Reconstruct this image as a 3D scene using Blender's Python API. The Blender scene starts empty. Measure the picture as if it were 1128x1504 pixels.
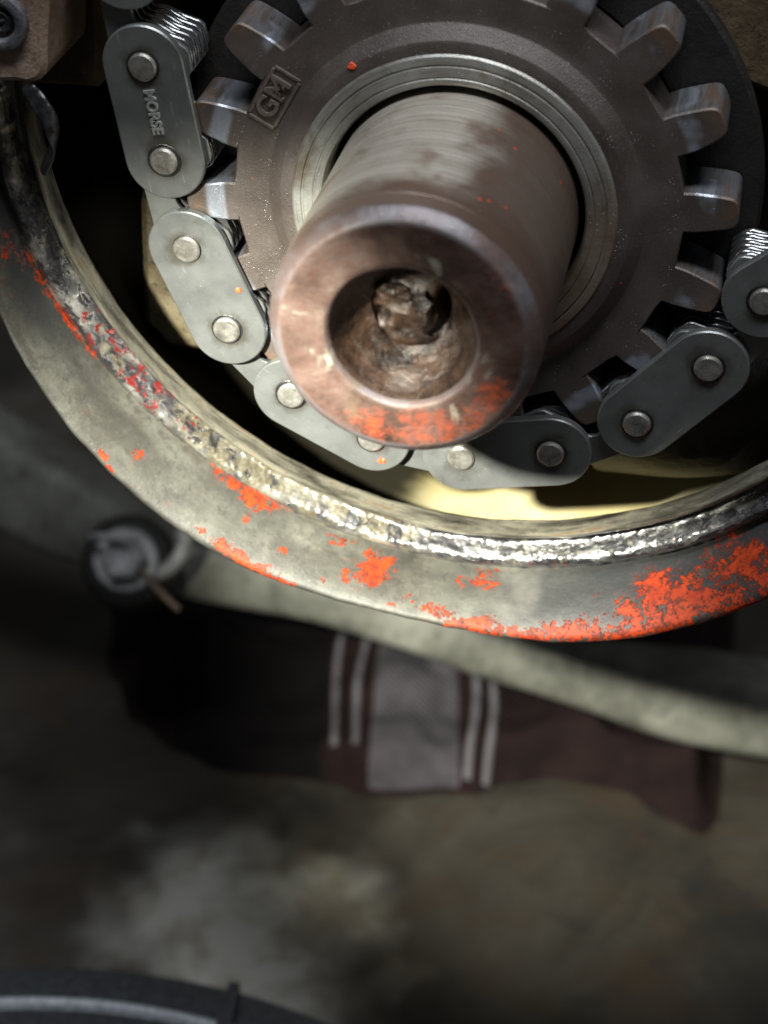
import bpy, math, random
from mathutils import Matrix, Vector, noise as mnoise
random.seed(7)
# ---------------------------------------------------------------- units: 1 Blender unit = 1 cm
scn = bpy.context.scene
scn.unit_settings.system = 'METRIC'
scn.unit_settings.scale_length = 0.01
COL = scn.collection

# ---------------------------------------------------------------- camera
cam_d = bpy.data.cameras.new('camera')
cam = bpy.data.objects.new('camera', cam_d); COL.objects.link(cam); scn.camera = cam
RIGHT = Vector((0.97931930, 0.20231702, -0.00123982))
FWD = Vector((-0.16798145, 0.80967130, -0.56232964))
UP = Vector((-0.11276501, 0.55090854, 0.82691223))
m = Matrix.Identity(4)
for i in range(3):
    m[i][0] = RIGHT[i]; m[i][1] = UP[i]; m[i][2] = -FWD[i]
m.translation = Vector((3.597, -21.7575, 10.3422))
cam.matrix_world = m
cam_d.sensor_fit = 'HORIZONTAL'; cam_d.sensor_width = 36.0
cam_d.lens = 2799.8 / 1128 * 36.0
cam_d.clip_start = 0.5; cam_d.clip_end = 2000
cam_d.dof.use_dof = True
cam_d.dof.focus_distance = 24.7
cam_d.dof.aperture_fstop = cam_d.lens * 1e-3 / 0.30      # 3 mm wide pupil

# ---------------------------------------------------------------- world, lamps, exposure
w = bpy.data.worlds.new('World'); scn.world = w; w.use_nodes = True
bg = w.node_tree.nodes['Background']
bg.inputs[0].default_value = (0.95, 0.97, 1.0, 1); bg.inputs[1].default_value = 0.05

def lamp(name, kind, loc, target, energy, color, **kw):
    l = bpy.data.lights.new(name, kind); l.energy = energy; l.color = color
    for k, v in kw.items(): setattr(l, k, v)
    o = bpy.data.objects.new(name, l); COL.objects.link(o)
    o.location = loc
    o.rotation_euler = (Vector(target) - Vector(loc)).to_track_quat('-Z', 'Y').to_euler()
    return o
lamp('flashlight', 'SPOT', (-5.4, -15.6, 7.4), (-1.9, 0.0, -5.0), 138000, (1.0, 0.985, 0.85),
     spot_size=math.radians(32), spot_blend=1.0, shadow_soft_size=0.45)
lamp('overhead_fill', 'AREA', (5, -17, 50), (0, 0, -2), 34000, (0.91, 0.95, 1.0), shape='RECTANGLE', size=34, size_y=10)  # unseen overhead lamp added as cool fill for the shadow side

vs = scn.view_settings
vs.view_transform = 'Standard'; vs.look = 'None'; vs.exposure = 0.0; vs.gamma = 1.0
vs.use_curve_mapping = False

# ================================================================ node helpers
class NT:
    def __init__(s, name):
        s.mat = bpy.data.materials.new(name); s.mat.use_nodes = True
        s.t = s.mat.node_tree; s.n = s.t.nodes; s.b = s.n['Principled BSDF']
        tc = s.n.new('ShaderNodeTexCoord'); oi = s.n.new('ShaderNodeObjectInfo')
        mu = s.n.new('ShaderNodeMath'); mu.operation = 'MULTIPLY'; mu.inputs[1].default_value = 37.0
        s.t.links.new(oi.outputs['Random'], mu.inputs[0])
        ad = s.n.new('ShaderNodeVectorMath'); ad.operation = 'ADD'
        s.t.links.new(tc.outputs['Object'], ad.inputs[0]); s.t.links.new(mu.outputs[0], ad.inputs[1])
        s.co = ad.outputs[0]; s.obj = tc.outputs['Object']; s.rand = oi.outputs['Random']
    def lk(s, a, sock):
        if isinstance(a, (int, float)): sock.default_value = a
        elif isinstance(a, tuple): sock.default_value = a if len(a) == 4 or sock.type == 'VECTOR' else (*a, 1)
        else: s.t.links.new(a, sock)
    def noise(s, scale, detail=5, rough=.55, dist=0., vec=None, typ=None):
        n = s.n.new('ShaderNodeTexNoise'); s.lk(vec or s.co, n.inputs['Vector'])
        n.inputs['Scale'].default_value = scale; n.inputs['Detail'].default_value = detail
        n.inputs['Roughness'].default_value = rough; n.inputs['Distortion'].default_value = dist
        return n.outputs[0]
    def voro(s, scale, feature='F1', vec=None, out='Distance'):
        n = s.n.new('ShaderNodeTexVoronoi'); n.feature = feature; s.lk(vec or s.co, n.inputs['Vector'])
        n.inputs['Scale'].default_value = scale
        return n.outputs[out]
    def scale(s, v, vec=None):
        n = s.n.new('ShaderNodeVectorMath'); n.operation = 'MULTIPLY'
        s.lk(vec or s.co, n.inputs[0]); n.inputs[1].default_value = v
        return n.outputs[0]
    def math(s, op, a, b=0., clamp=False):
        n = s.n.new('ShaderNodeMath'); n.operation = op; n.use_clamp = clamp
        s.lk(a, n.inputs[0]); s.lk(b, n.inputs[1]); return n.outputs[0]
    def step(s, x, lo, hi):
        n = s.n.new('ShaderNodeMapRange'); n.interpolation_type = 'SMOOTHSTEP'
        s.lk(x, n.inputs[0]); n.inputs[1].default_value = lo; n.inputs[2].default_value = hi
        return n.outputs[0]
    def mix(s, f, a, b):
        n = s.n.new('ShaderNodeMix'); n.data_type = 'RGBA'
        s.lk(f, n.inputs[0]); s.lk(a, n.inputs[6]); s.lk(b, n.inputs[7]); return n.outputs[2]
    def mixf(s, f, a, b):
        n = s.n.new('ShaderNodeMix'); n.data_type = 'FLOAT'
        s.lk(f, n.inputs[0]); s.lk(a, n.inputs[2]); s.lk(b, n.inputs[3]); return n.outputs[0]
    def ramp(s, f, pts):
        n = s.n.new('ShaderNodeValToRGB'); s.lk(f, n.inputs[0]); e = n.color_ramp.elements
        while len(e) < len(pts): e.new(.5)
        for k, (p, c) in zip(e, pts): k.position = p; k.color = (*c, 1)
        return n.outputs[0]
    def attr(s, name):
        n = s.n.new('ShaderNodeAttribute'); n.attribute_name = name; return n.outputs['Fac']
    def arc_co(s, k=1.):       # coordinates along and across the flange
        n = s.n.new('ShaderNodeCombineXYZ'); s.lk(s.math('MULTIPLY', s.attr('along'), k), n.inputs[0]); s.lk(s.attr('across'), n.inputs[1]); return n.outputs[0]
    def sep(s, vec=None):
        n = s.n.new('ShaderNodeSeparateXYZ'); s.lk(vec or s.obj, n.inputs[0]); return n.outputs
    def radius(s):
        x = s.sep(); return s.math('SQRT', s.math('ADD', s.math('MULTIPLY', x[0], x[0]), s.math('MULTIPLY', x[2], x[2])))
    def bump(s, h, strength, dist, prev=None):
        n = s.n.new('ShaderNodeBump'); s.lk(h, n.inputs['Height'])
        n.inputs['Strength'].default_value = strength; n.inputs['Distance'].default_value = dist
        if prev is not None: s.lk(prev, n.inputs['Normal'])
        return n.outputs[0]
    def out(s, color=None, rough=None, metal=None, normal=None, spec=None, coat=None, coat_rough=None, sheen=None):
        I = s.b.inputs
        for k, v in (('Base Color', color), ('Roughness', rough), ('Metallic', metal), ('Normal', normal), ('Specular IOR Level', spec),
                     ('Coat Weight', coat), ('Coat Roughness', coat_rough), ('Sheen Weight', sheen)):
            if v is not None: s.lk(v, I[k])
        return s.mat

ORANGE = (.78, .085, .018)
# ---------------------------------------------------------------- materials
def m_sprocket():
    s = NT('sprocket_oiled_steel'); s.co = s.obj
    n = s.noise(1.3, 6); f = s.noise(26, 4, .7); r = s.radius()
    c = s.ramp(n, [(.3, (.054, .043, .037)), (.55, (.084, .069, .061)), (.75, (.118, .10, .092))])
    c = s.mix(s.math('MULTIPLY', s.step(f, .5, .75), .5), c, (.15, .13, .125))
    wear = s.math('MULTIPLY', s.step(r, 2.98, 3.08), s.math('SUBTRACT', 1., s.step(r, 3.18, 3.30)))
    wear = s.math('MULTIPLY', wear, s.step(s.math('ADD', s.noise(.8, 3), 0.), .46, .56))
    c = s.mix(wear, c, (.42, .45, .52))
    tipb = s.math('MULTIPLY', s.step(r, 3.25, 3.4), s.step(s.noise(3, 4), .35, .6))
    c = s.mix(s.math('MULTIPLY', tipb, .55), c, (.15, .085, .05))
    sp = s.voro(27); sm = s.math('SUBTRACT', 1., s.step(sp, .07, .20))
    sm = s.math('MULTIPLY', sm, s.step(s.noise(3.1, 3, .6), .53, .66))
    c = s.mix(sm, c, (.62, .64, .68))  # bright specks put oil glints into the base colour
    tn = s.n.new('ShaderNodeTexCoord'); ny = s.math('ABSOLUTE', s.sep(tn.outputs['Normal'])[1])
    flank = s.math('MULTIPLY', s.math('SUBTRACT', 1., s.step(ny, .25, .5)), s.step(r, 2.9, 3.0))
    st = s.noise(1., 4, .65, vec=s.scale((9, 1.2, 9)))
    flank = s.math('MULTIPLY', flank, s.step(st, .40, .62))
    c = s.mix(s.math('MULTIPLY', flank, .85), c, (.27, .285, .31)); wear = s.math('MAXIMUM', wear, flank)
    op = s.math('MULTIPLY', s.math('SUBTRACT', 1., s.step(s.voro(2.3), .045, .07)), s.step(s.noise(.9, 2), .57, .6))
    c = s.mix(op, c, ORANGE)
    b = s.bump(s.noise(48, 3, .65), .5, .014, s.bump(s.noise(110, 2), .4, .008))
    b = s.bump(sm, .5, .03, b)
    return s.out(c, s.mixf(wear, s.mixf(n, .30, .50), .28), s.mixf(wear, .35, .75), b, .6)
def m_hub():
    s = NT('hub_machined_steel')
    r = s.radius(); ang = s.noise(1.5, 4); f = s.noise(30, 4, .7)
    c = s.ramp(ang, [(.3, (.19, .18, .155)), (.6, (.33, .33, .305)), (.8, (.42, .425, .405))])
    st = s.step(s.noise(1.9, 5, .62, .6), .50, .68)
    c = s.mix(s.math('MULTIPLY', st, .6), c, (.14, .09, .05))
    rv = s.n.new('ShaderNodeCombineXYZ'); s.lk(s.math('MULTIPLY', r, 40.), rv.inputs[0])
    xx = s.sep(); s.lk(s.math('MULTIPLY', s.math('ARCTAN2', xx[2], xx[0]), 2.2), rv.inputs[1])
    lines = s.noise(1, 4, .65, .15, vec=rv.outputs[0])
    c = s.mix(s.math('MULTIPLY', s.step(lines, .56, .66), .6), c, (.07, .055, .04))
    low = s.step(s.math('ADD', s.math('SUBTRACT', s.math('MULTIPLY', xx[0], .5), s.math('MULTIPLY', xx[2], .6)), ang), .75, 1.5)
    c = s.mix(s.math('MULTIPLY', low, .6), c, (.20, .125, .075))
    sp = s.math('MULTIPLY', s.math('SUBTRACT', 1., s.step(s.voro(16), .06, .15)), s.step(s.noise(2, 3), .5, .6))
    c = s.mix(sp, c, (.75, .77, .8))
    b = s.bump(f, .35, .02, s.bump(lines, .3, .01))
    return s.out(c, s.mixf(ang, .28, .48), .55, b, .6)
def m_plate():
    s = NT('link_plate_steel')
    n = s.noise(1.6, 5, .6); f = s.noise(45, 3, .6)
    c = s.ramp(n, [(.25, (.14, .145, .142)), (.55, (.195, .203, .198)), (.8, (.24, .25, .243))])
    oil = s.step(s.noise(1.1, 5, .65, .8), .60, .74)
    c = s.mix(s.math('MULTIPLY', oil, .55), c, (.10, .085, .05))
    x = s.sep(); dx = s.math('SUBTRACT', s.math('ABSOLUTE', s.math('SUBTRACT', x[0], .625)), .625)
    dist = s.math('SQRT', s.math('ADD', s.math('MULTIPLY', dx, dx), s.math('MULTIPLY', x[2], x[2])))
    ring = s.math('MULTIPLY', s.math('SUBTRACT', 1., s.step(s.math('ADD', dist, s.math('MULTIPLY', s.math('SUBTRACT', n, .5), .5)), .18, .34)), .75)
    c = s.mix(ring, c, (.085, .075, .055))
    scr = s.step(s.noise(1., 4, .7, .8, vec=s.scale((3, 1, 22))), .63, .70); c = s.mix(s.math('MULTIPLY', scr, .35), c, (.45, .45, .44))
    smd = s.step(s.noise(4.5, 5, .7), .56, .74); c = s.mix(s.math('MULTIPLY', smd, .5), c, (.11, .105, .09))
    d = s.math('SUBTRACT', 1., s.step(s.voro(9), .03, .06)); d = s.math('MULTIPLY', d, s.step(s.noise(2.2, 2), .56, .62))
    c = s.mix(d, c, (.62, .63, .62))
    b = s.bump(f, .25, .01, s.bump(n, .12, .05))
    return s.out(c, s.mixf(n, .28, .44), .65, b, .5)
def m_lam():
    s = NT('link_lamination_steel')
    n = s.noise(2.0, 4)
    c = s.ramp(n, [(.3, (.14, .142, .145)), (.7, (.27, .275, .28))])
    return s.out(c, .24, .8, s.bump(s.noise(40, 3), .15, .01), .5)
def m_pin():
    s = NT('pin_end_steel')
    n = s.noise(6, 5, .65); c = s.ramp(n, [(.3, (.15, .145, .125)), (.55, (.30, .29, .26)), (.75, (.40, .40, .38))])
    return s.out(c, s.mixf(n, .25, .5), .7, s.bump(n, .5, .03), .5)
def m_stamp():
    s = NT('stamped_letter_steel'); return s.out((.36, .36, .35), .3, .5, s.bump(s.noise(25, 3), .4, .02))
def m_shaft():
    s = NT('shaft_turned_steel')
    x = s.sep(); yv = s.scale((.35, 30, .35))
    lines = s.noise(1., 4, .6, vec=yv); n = s.noise(1.1, 6, .6, .3); fine = s.noise(12, 5, .7)
    c = s.ramp(lines, [(.3, (.28, .245, .195)), (.5, (.46, .42, .355)), (.7, (.58, .55, .485))])
    br = s.step(n, .46, .68)
    c = s.mix(s.math('MULTIPLY', br, .85), c, (.17, .10, .065))
    # tarnish at the front end, darker brown on the right flank
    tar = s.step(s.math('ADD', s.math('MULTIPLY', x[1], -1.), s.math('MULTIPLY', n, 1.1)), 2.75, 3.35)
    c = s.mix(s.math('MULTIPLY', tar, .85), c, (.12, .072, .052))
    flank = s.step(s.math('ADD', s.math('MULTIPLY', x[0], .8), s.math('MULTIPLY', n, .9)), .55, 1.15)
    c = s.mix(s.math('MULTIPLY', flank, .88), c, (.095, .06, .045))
    gr = s.step(fine, .62, .72); c = s.mix(s.math('MULTIPLY', gr, .5), c, (.08, .06, .045))
    op = s.math('MULTIPLY', s.math('SUBTRACT', 1., s.step(s.voro(2.9), .05, .10)), s.step(s.noise(1.1, 2), .47, .50))
    c = s.mix(op, c, ORANGE)
    sp = s.math('MULTIPLY', s.math('SUBTRACT', 1., s.step(s.voro(9), .03, .07)), s.step(s.noise(1.7, 2), .55, .6))
    c = s.mix(sp, c, (.6, .55, .5))
    b = s.bump(lines, .16, .02, s.bump(fine, .3, .02)); b = s.bump(op, .4, .03, b)
    return s.out(c, s.mixf(n, .20, .38), s.mixf(br, .35, .25), b, .6)
def m_face():
    s = NT('shaft_end_rusty_steel')
    n = s.noise(1.5, 6, .62, .3); f = s.noise(8, 6, .7); p = s.attr('paint'); ed = s.attr('edge')
    c = s.ramp(n, [(.3, (.016, .009, .007)), (.44, (.050, .029, .022)), (.56, (.084, .052, .042)), (.72, (.13, .094, .078))])
    c = s.mix(s.math('MULTIPLY', s.step(f, .5, .68), .55), c, (.085, .036, .024))
    c = s.mix(s.step(s.math('ADD', s.noise(1.9, 5, .6, .5), s.math('MULTIPLY', p, -.1)), .60, .70), c, (.20, .185, .15))
    pm = s.step(s.math('ADD', s.math('ADD', s.math('MULTIPLY', s.noise(3.2, 7, .72, .3), .8), s.math('MULTIPLY', s.noise(14, 4, .7), .2)), p), .60, .76)
    c = s.mix(s.math('MULTIPLY', pm, s.mixf(s.step(f, .38, .62), .9, .15)), c, (.28, .048, .015))
    c = s.mix(s.math('MULTIPLY', ed, .8), c, s.mix(s.step(n, .4, .65), (.22, .205, .215), (.13, .09, .08)))
    g = s.step(s.noise(1.7, 5, .6), .60, .72); c = s.mix(s.math('MULTIPLY', g, .6), c, (.10, .075, .05))
    b = s.bump(f, .35, .04, s.bump(s.noise(40, 3), .25, .01)); b = s.bump(pm, .35, .02, b)
    return s.out(c, s.mixf(n, .36, .6), s.mixf(ed, .1, .55), b, .45)
def m_bore():
    s = NT('bore_wet_rust')
    n = s.noise(3.0, 7, .68, .5); f = s.noise(14, 5, .7)
    c = s.ramp(n, [(.28, (.005, .004, .004)), (.43, (.018, .011, .008)), (.55, (.052, .029, .018)), (.66, (.075, .064, .055)), (.82, (.15, .135, .12))])
    b = s.bump(n, .6, .07, s.bump(f, .5, .03))
    return s.out(c, s.mixf(f, .14, .45), .25, b, .6)
def m_pan():
    s = NT('painted_pan_steel')
    p = s.attr('paint'); n = s.noise(1.5, 6, .62, .2, vec=s.arc_co(.55)); f = s.noise(7, 6, .72)
    c = s.ramp(n, [(.28, (.022, .020, .017)), (.45, (.048, .046, .037)), (.60, (.082, .08, .065)), (.8, (.13, .125, .105))])
    c = s.mix(s.math('MULTIPLY', s.step(f, .49, .64), .62), c, (.026, .024, .020))
    sm = s.step(s.noise(1.3, 6, .68, .6), .50, .62); c = s.mix(s.math('MULTIPLY', sm, .6), c, (.034, .031, .025))
    sx = s.step(s.noise(3.5, 6, .7, .3, vec=s.arc_co(.3)), .58, .66); c = s.mix(s.math('MULTIPLY', sx, .45), c, (.024, .022, .019))
    spk = s.step(s.noise(22, 5, .75), .58, .68); c = s.mix(s.math('MULTIPLY', spk, .25), c, (.20, .195, .165))
    dk = s.attr('grime'); c = s.mix(s.math('MULTIPLY', s.math('MULTIPLY', dk, s.step(s.noise(2.4, 6, .65), .25, .42)), .95), c, (.016, .017, .019))
    lt = s.step(s.noise(.55, 4, .5), .58, .7); c = s.mix(s.math('MULTIPLY', lt, .4), c, (.21, .205, .175))
    # a reddish halo where the paint has thinned, then the paint itself with crisp flaked edges
    src = s.math('ADD', s.math('ADD', s.math('MULTIPLY', s.math('SUBTRACT', s.noise(3.2, 8, .72, .3), .5), 1.15), s.math('MULTIPLY', s.math('SUBTRACT', s.noise(13, 5, .72), .5), .75)), p)
    halo = s.step(src, .10, .24); c = s.mix(s.math('MULTIPLY', halo, .55), c, (.26, .07, .035))
    pm = s.step(src, .185, .215)
    oc = s.mix(s.step(f, .4, .7), (.38, .038, .006), (.22, .018, .004))
    gr = s.step(s.noise(8, 6, .74, .3), .50, .57); oc = s.mix(s.math('MULTIPLY', gr, .8), oc, (.06, .014, .008))
    dk2 = s.step(s.noise(2.1, 5, .65), .5, .68); oc = s.mix(s.math('MULTIPLY', dk2, .5), oc, (.13, .012, .004))
    c = s.mix(pm, c, oc)
    b = s.bump(f, .4, .025, s.bump(s.noise(32, 4, .7), .35, .01)); b = s.bump(pm, .9, .05, b)
    return s.out(c, s.mixf(pm, s.mixf(f, .42, .62), .55), s.mixf(pm, .1, 0.), b, s.mixf(pm, .5, .25))
def m_wall():
    s = NT('pan_lip_oily_steel')
    n = s.noise(7, 5, .65, .3, vec=s.arc_co(.12)); f = s.noise(10, 5, .7)
    c = s.ramp(n, [(.3, (.03, .026, .02)), (.45, (.13, .12, .095)), (.58, (.27, .255, .20)), (.66, (.24, .16, .09)), (.74, (.26, .25, .21))])
    c = s.mix(s.math('MULTIPLY', s.step(f, .52, .7), .5), c, (.05, .045, .04))
    return s.out(c, s.mixf(n, .16, .32), .5, s.bump(f, .25, .02), .7)
def m_bead():
    s = NT('sealant_residue_wet')
    n = s.noise(3.0, 6, .62, .4, vec=s.arc_co(.40)); n2 = s.noise(3.1, 6, .68, .3, vec=s.scale((1.3, 1.1, .9))); f = s.noise(16, 5, .7); side = s.attr('paint')
    c = s.ramp(n, [(.36, (.010, .010, .012)), (.47, (.035, .035, .038)), (.55, (.09, .088, .083)), (.64, (.18, .176, .165)), (.75, (.30, .30, .295))])
    c = s.mix(s.math('MULTIPLY', s.step(s.math('ADD', n2, s.math('MULTIPLY', side, .14)), .54, .64), .45), c, s.mix(s.step(f, .4, .6), (.15, .12, .06), (.25, .23, .16)))
    blk = s.step(s.math('ADD', s.noise(5.5, 7, .74, .4, vec=s.arc_co(.5)), s.math('MULTIPLY', side, -.10)), .50, .54); c = s.mix(s.math('MULTIPLY', blk, .93), c, (.018, .017, .02))
    red = s.step(s.math('ADD', s.noise(6.5, 6, .7, .6), s.math('MULTIPLY', s.attr('grime'), .13)), .685, .72); c = s.mix(red, c, (.13, .011, .009))
    org = s.step(s.math('ADD', s.noise(2.2, 5, .65), s.attr('org')), .70, .73); c = s.mix(org, c, ORANGE)
    b = s.bump(f, .30, .022, s.bump(s.voro(12), .22, .03)); b = s.bump(blk, .4, .02, b)
    return s.out(c, s.mixf(f, .14, .34), .3, b, .7, .8, .10)
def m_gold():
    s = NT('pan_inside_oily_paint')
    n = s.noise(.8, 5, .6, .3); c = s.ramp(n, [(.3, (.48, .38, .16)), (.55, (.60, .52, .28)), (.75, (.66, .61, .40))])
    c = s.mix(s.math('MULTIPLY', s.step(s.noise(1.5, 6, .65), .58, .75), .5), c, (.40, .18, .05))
    c = s.mix(s.math('MULTIPLY', s.attr('painted_light'), s.step(s.math('ADD', n, s.attr('painted_light')), .6, 1.1)), (.02, .018, .012), c)  # shade painted in: gold goes near black outside the lit arc
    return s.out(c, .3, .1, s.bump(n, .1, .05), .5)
def m_cast(name, a, b_, c_, rough=(.35, .6), sc=1.3, dirt=.6):
    s = NT(name); n = s.noise(sc, 6, .65, .3); f = s.noise(sc * 7, 5, .7)
    c = s.ramp(n, [(.3, a), (.55, b_), (.78, c_)])
    c = s.mix(s.math('MULTIPLY', s.step(f, .52, .68), dirt), c, (.015, .013, .01))
    return s.out(c, s.mixf(n, *rough), .15, s.bump(f, .45, .05), .5)
def m_rubber(name='black_oily_rubber', col=(.006, .006, .007), r=.2):
    s = NT(name); f = s.noise(9, 5, .7)
    return s.out(s.ramp(f, [(.35, col), (.7, tuple(min(1, k * 2.4 + .01) for k in col))]), s.mixf(f, r, r + .2), 0., s.bump(f, .4, .04), .6)
def m_floor():
    s = NT('stained_concrete')
    n = s.noise(.17, 6, .62, .5, vec=s.obj); n2 = s.noise(.42, 6, .66, .3, vec=s.obj); f = s.noise(3.5, 6, .7, vec=s.obj)
    c = s.ramp(n, [(.30, (.016, .015, .012)), (.45, (.038, .034, .028)), (.58, (.066, .060, .050)), (.72, (.12, .115, .10))])
    c = s.mix(s.math('MULTIPLY', s.step(n2, .46, .64), .6), c, (.055, .036, .022))
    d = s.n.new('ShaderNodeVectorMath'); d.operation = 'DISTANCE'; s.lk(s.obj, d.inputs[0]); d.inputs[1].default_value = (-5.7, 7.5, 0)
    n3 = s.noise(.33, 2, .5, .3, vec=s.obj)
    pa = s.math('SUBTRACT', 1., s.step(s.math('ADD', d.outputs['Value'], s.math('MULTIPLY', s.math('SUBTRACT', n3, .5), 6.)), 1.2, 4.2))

    oil = s.step(s.noise(.3, 5, .6, .4, vec=s.scale((1, 1, 1), s.obj)), .56, .66); c = s.mix(s.math('MULTIPLY', oil, .75), c, (.022, .021, .019))
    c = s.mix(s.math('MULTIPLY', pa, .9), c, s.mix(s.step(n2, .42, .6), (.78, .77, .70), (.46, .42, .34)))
    return s.out(c, s.mixf(n, .45, .75), 0., s.bump(f, .4, .1), .4)
def m_cloth(name, a, b_):
    s = NT(name); n = s.noise(.7, 5, .6, vec=s.obj); wv = s.n.new('ShaderNodeTexWave'); s.lk(s.obj, wv.inputs['Vector']); wv.bands_direction = 'DIAGONAL'
    wv.inputs['Scale'].default_value = 3.2; wv.inputs['Distortion'].default_value = .6
    c = s.mix(s.step(n, .35, .65), a, b_); c = s.mix(s.math('MULTIPLY', wv.outputs['Fac'], .3), c, tuple(k * .5 for k in a))
    return s.out(c, .9, 0., s.bump(wv.outputs['Fac'], .5, .12), .1)
MS = m_sprocket(); MH = m_hub(); MP = m_plate(); ML = m_lam(); MPIN = m_pin(); MST = m_stamp(); MSH = m_shaft(); MGM = m_cast('stamped_sprocket_steel', (.075, .055, .045), (.12, .095, .082), (.17, .14, .125), (.28, .4), 6., .3); MF = m_face(); MB = m_bore()
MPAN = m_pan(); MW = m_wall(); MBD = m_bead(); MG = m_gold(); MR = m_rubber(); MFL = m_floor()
MBLK = m_cast('block_cast_iron', (.045, .03, .02), (.12, .085, .05), (.24, .19, .12))
MCAP = m_cast('bearing_cap_iron', (.02, .016, .01), (.12, .095, .055), (.22, .19, .12), dirt=.9)
MBRK = m_cast('bracket_iron', (.14, .09, .065), (.25, .18, .14), (.34, .28, .24), (.3, .5), 2.0, .5)
MLINK = m_cast('steering_link_iron', (.07, .07, .058), (.22, .222, .19), (.36, .365, .315), (.5, .7), .55, .5)
MBOLT = m_cast('zinc_bolt', (.22, .222, .23), (.42, .422, .43), (.6, .6, .61), (.3, .45), 1.5, .3)
MCB = m_cast('grimy_bolt', (.03, .03, .034), (.09, .09, .1), (.2, .2, .22), (.25, .4), 4., .5)
MDARK = m_cast('dark_iron', (.006, .0055, .005), (.014, .012, .011), (.026, .023, .02), (.4, .6), 1.5, .4)  # near-black mottled iron

# ================================================================ mesh helpers
def link(name, me, mat, parent=None, smooth=35, loc=None):
    me.materials.append(mat) if mat and not len(me.materials) else None
    if smooth is not None:
        for p in me.polygons: p.use_smooth = True
        me.set_sharp_from_angle(angle=math.radians(smooth))
    o = bpy.data.objects.new(name, me); COL.objects.link(o)
    if parent: o.parent = parent
    if loc: o.location = loc
    return o
def mesh(name, V, F, attrs=None):
    me = bpy.data.meshes.new(name); me.from_pydata(V, [], F); me.validate(); me.update()
    for k, vals in (attrs or {}).items():
        a = me.attributes.new(k, 'FLOAT', 'POINT'); a.data.foreach_set('value', vals)
    return me
def empty(name, loc=(0, 0, 0)):
    o = bpy.data.objects.new(name, None); o.location = loc; o.empty_display_size = .5; COL.objects.link(o); return o
def tag(o, label=None, cat=None, group=None, kind=None):
    for k, v in (('label', label), ('category', cat), ('group', group), ('kind', kind)):
        if v: o[k] = v
    return o
def lathe(prof, a0=0, a1=360, n=96, cx=0, cz=0, attrs=None, disp=None, caps=False):
    """prof: list of (r, y) or function of angle -> list; revolved about a line parallel to Y."""
    closed = abs(a1 - a0) >= 359.99
    cols = n if closed else n + 1
    V = []; A = {k: [] for k in (attrs or {})}
    for i in range(cols):
        a = a0 + (a1 - a0) * i / n; ca, sa = math.cos(math.radians(a)), math.sin(math.radians(a))
        P = prof(a) if callable(prof) else prof
        K = len(P)
        for j, (r, y) in enumerate(P):
            v = Vector((cx + r * ca, y, cz + r * sa))
            if disp: v = disp(v, a, j, K, ca, sa)
            V.append(v)
            for k, fn in (attrs or {}).items(): A[k].append(fn(a, j, K, r, y))
    F = []
    for i in range(n):
        i2 = (i + 1) % cols
        for j in range(K - 1): F.append((i * K + j, i * K + j + 1, i2 * K + j + 1, i2 * K + j))
    if caps and not closed:
        F.append(tuple(range(K))); F.append(tuple(reversed(range(n * K, n * K + K))))
    me = mesh('lathe', V, F, A)
    return me
def offset(out, d, fixed=()):
    """inset a ccw outline by d"""
    R = []; n = len(out)
    for i in range(n):
        p, q, r = Vector(out[i - 1]), Vector(out[i]), Vector(out[(i + 1) % n])
        e1 = (q - p).normalized(); e2 = (r - q).normalized()
        n1 = Vector((-e1.y, e1.x)); n2 = Vector((-e2.y, e2.x)); b = n1 + n2
        b = b / max(.5, b.dot(n1)) if b.length > 1e-6 else n1
        R.append(tuple(q + b * d) if i not in fixed else tuple(out[i]))
    return R
def slab(out, y0, y1, bev=.02, back_bev=False):
    """ccw (x,z) outline seen from the front (-Y) extruded from y0 (front) to y1 with a chamfered front edge"""
    n = len(out); ins = offset(out, bev)
    V = [(x, y0, z) for x, z in ins] + [(x, y0 + bev, z) for x, z in out]
    if back_bev: V += [(x, y1 - bev, z) for x, z in out] + [(x, y1, z) for x, z in ins]
    else: V += [(x, y1, z) for x, z in out]
    L = len(V) // n
    F = [tuple(range(n))]
    for k in range(L - 1):
        for i in range(n):
            j = (i + 1) % n; F.append((k * n + i, (k + 1) * n + i, (k + 1) * n + j, k * n + j))
    F.append(tuple(reversed(range((L - 1) * n, L * n))))
    return V, F
def arc(cx, cz, r, a0, a1, n):
    return [(cx + r * math.cos(math.radians(a0 + (a1 - a0) * i / n)), cz + r * math.sin(math.radians(a0 + (a1 - a0) * i / n))) for i in range(n + 1)]
def tube(path, rad, n=14, cap=True, sq=1.):
    V = []; F = []; P = [Vector(p) for p in path]; up = Vector((.13, .31, .94)).normalized()
    for i, p in enumerate(P):
        t = (P[min(i + 1, len(P) - 1)] - P[max(i - 1, 0)]).normalized(); s = t.cross(up).normalized(); u = s.cross(t)
        r = rad[i] if isinstance(rad, (list, tuple)) else rad
        rx, ry = r if isinstance(r, tuple) else (r, r)
        for k in range(n):
            a = 2 * math.pi * k / n; V.append(p + s * math.copysign(abs(math.cos(a)) ** sq, math.cos(a)) * rx + u * math.copysign(abs(math.sin(a)) ** sq, math.sin(a)) * ry)
    for i in range(len(P) - 1):
        for k in range(n): F.append((i * n + k, i * n + (k + 1) % n, (i + 1) * n + (k + 1) % n, (i + 1) * n + k))
    if cap: F.append(tuple(reversed(range(n)))); F.append(tuple(range((len(P) - 1) * n, len(P) * n)))
    return V, F
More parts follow.
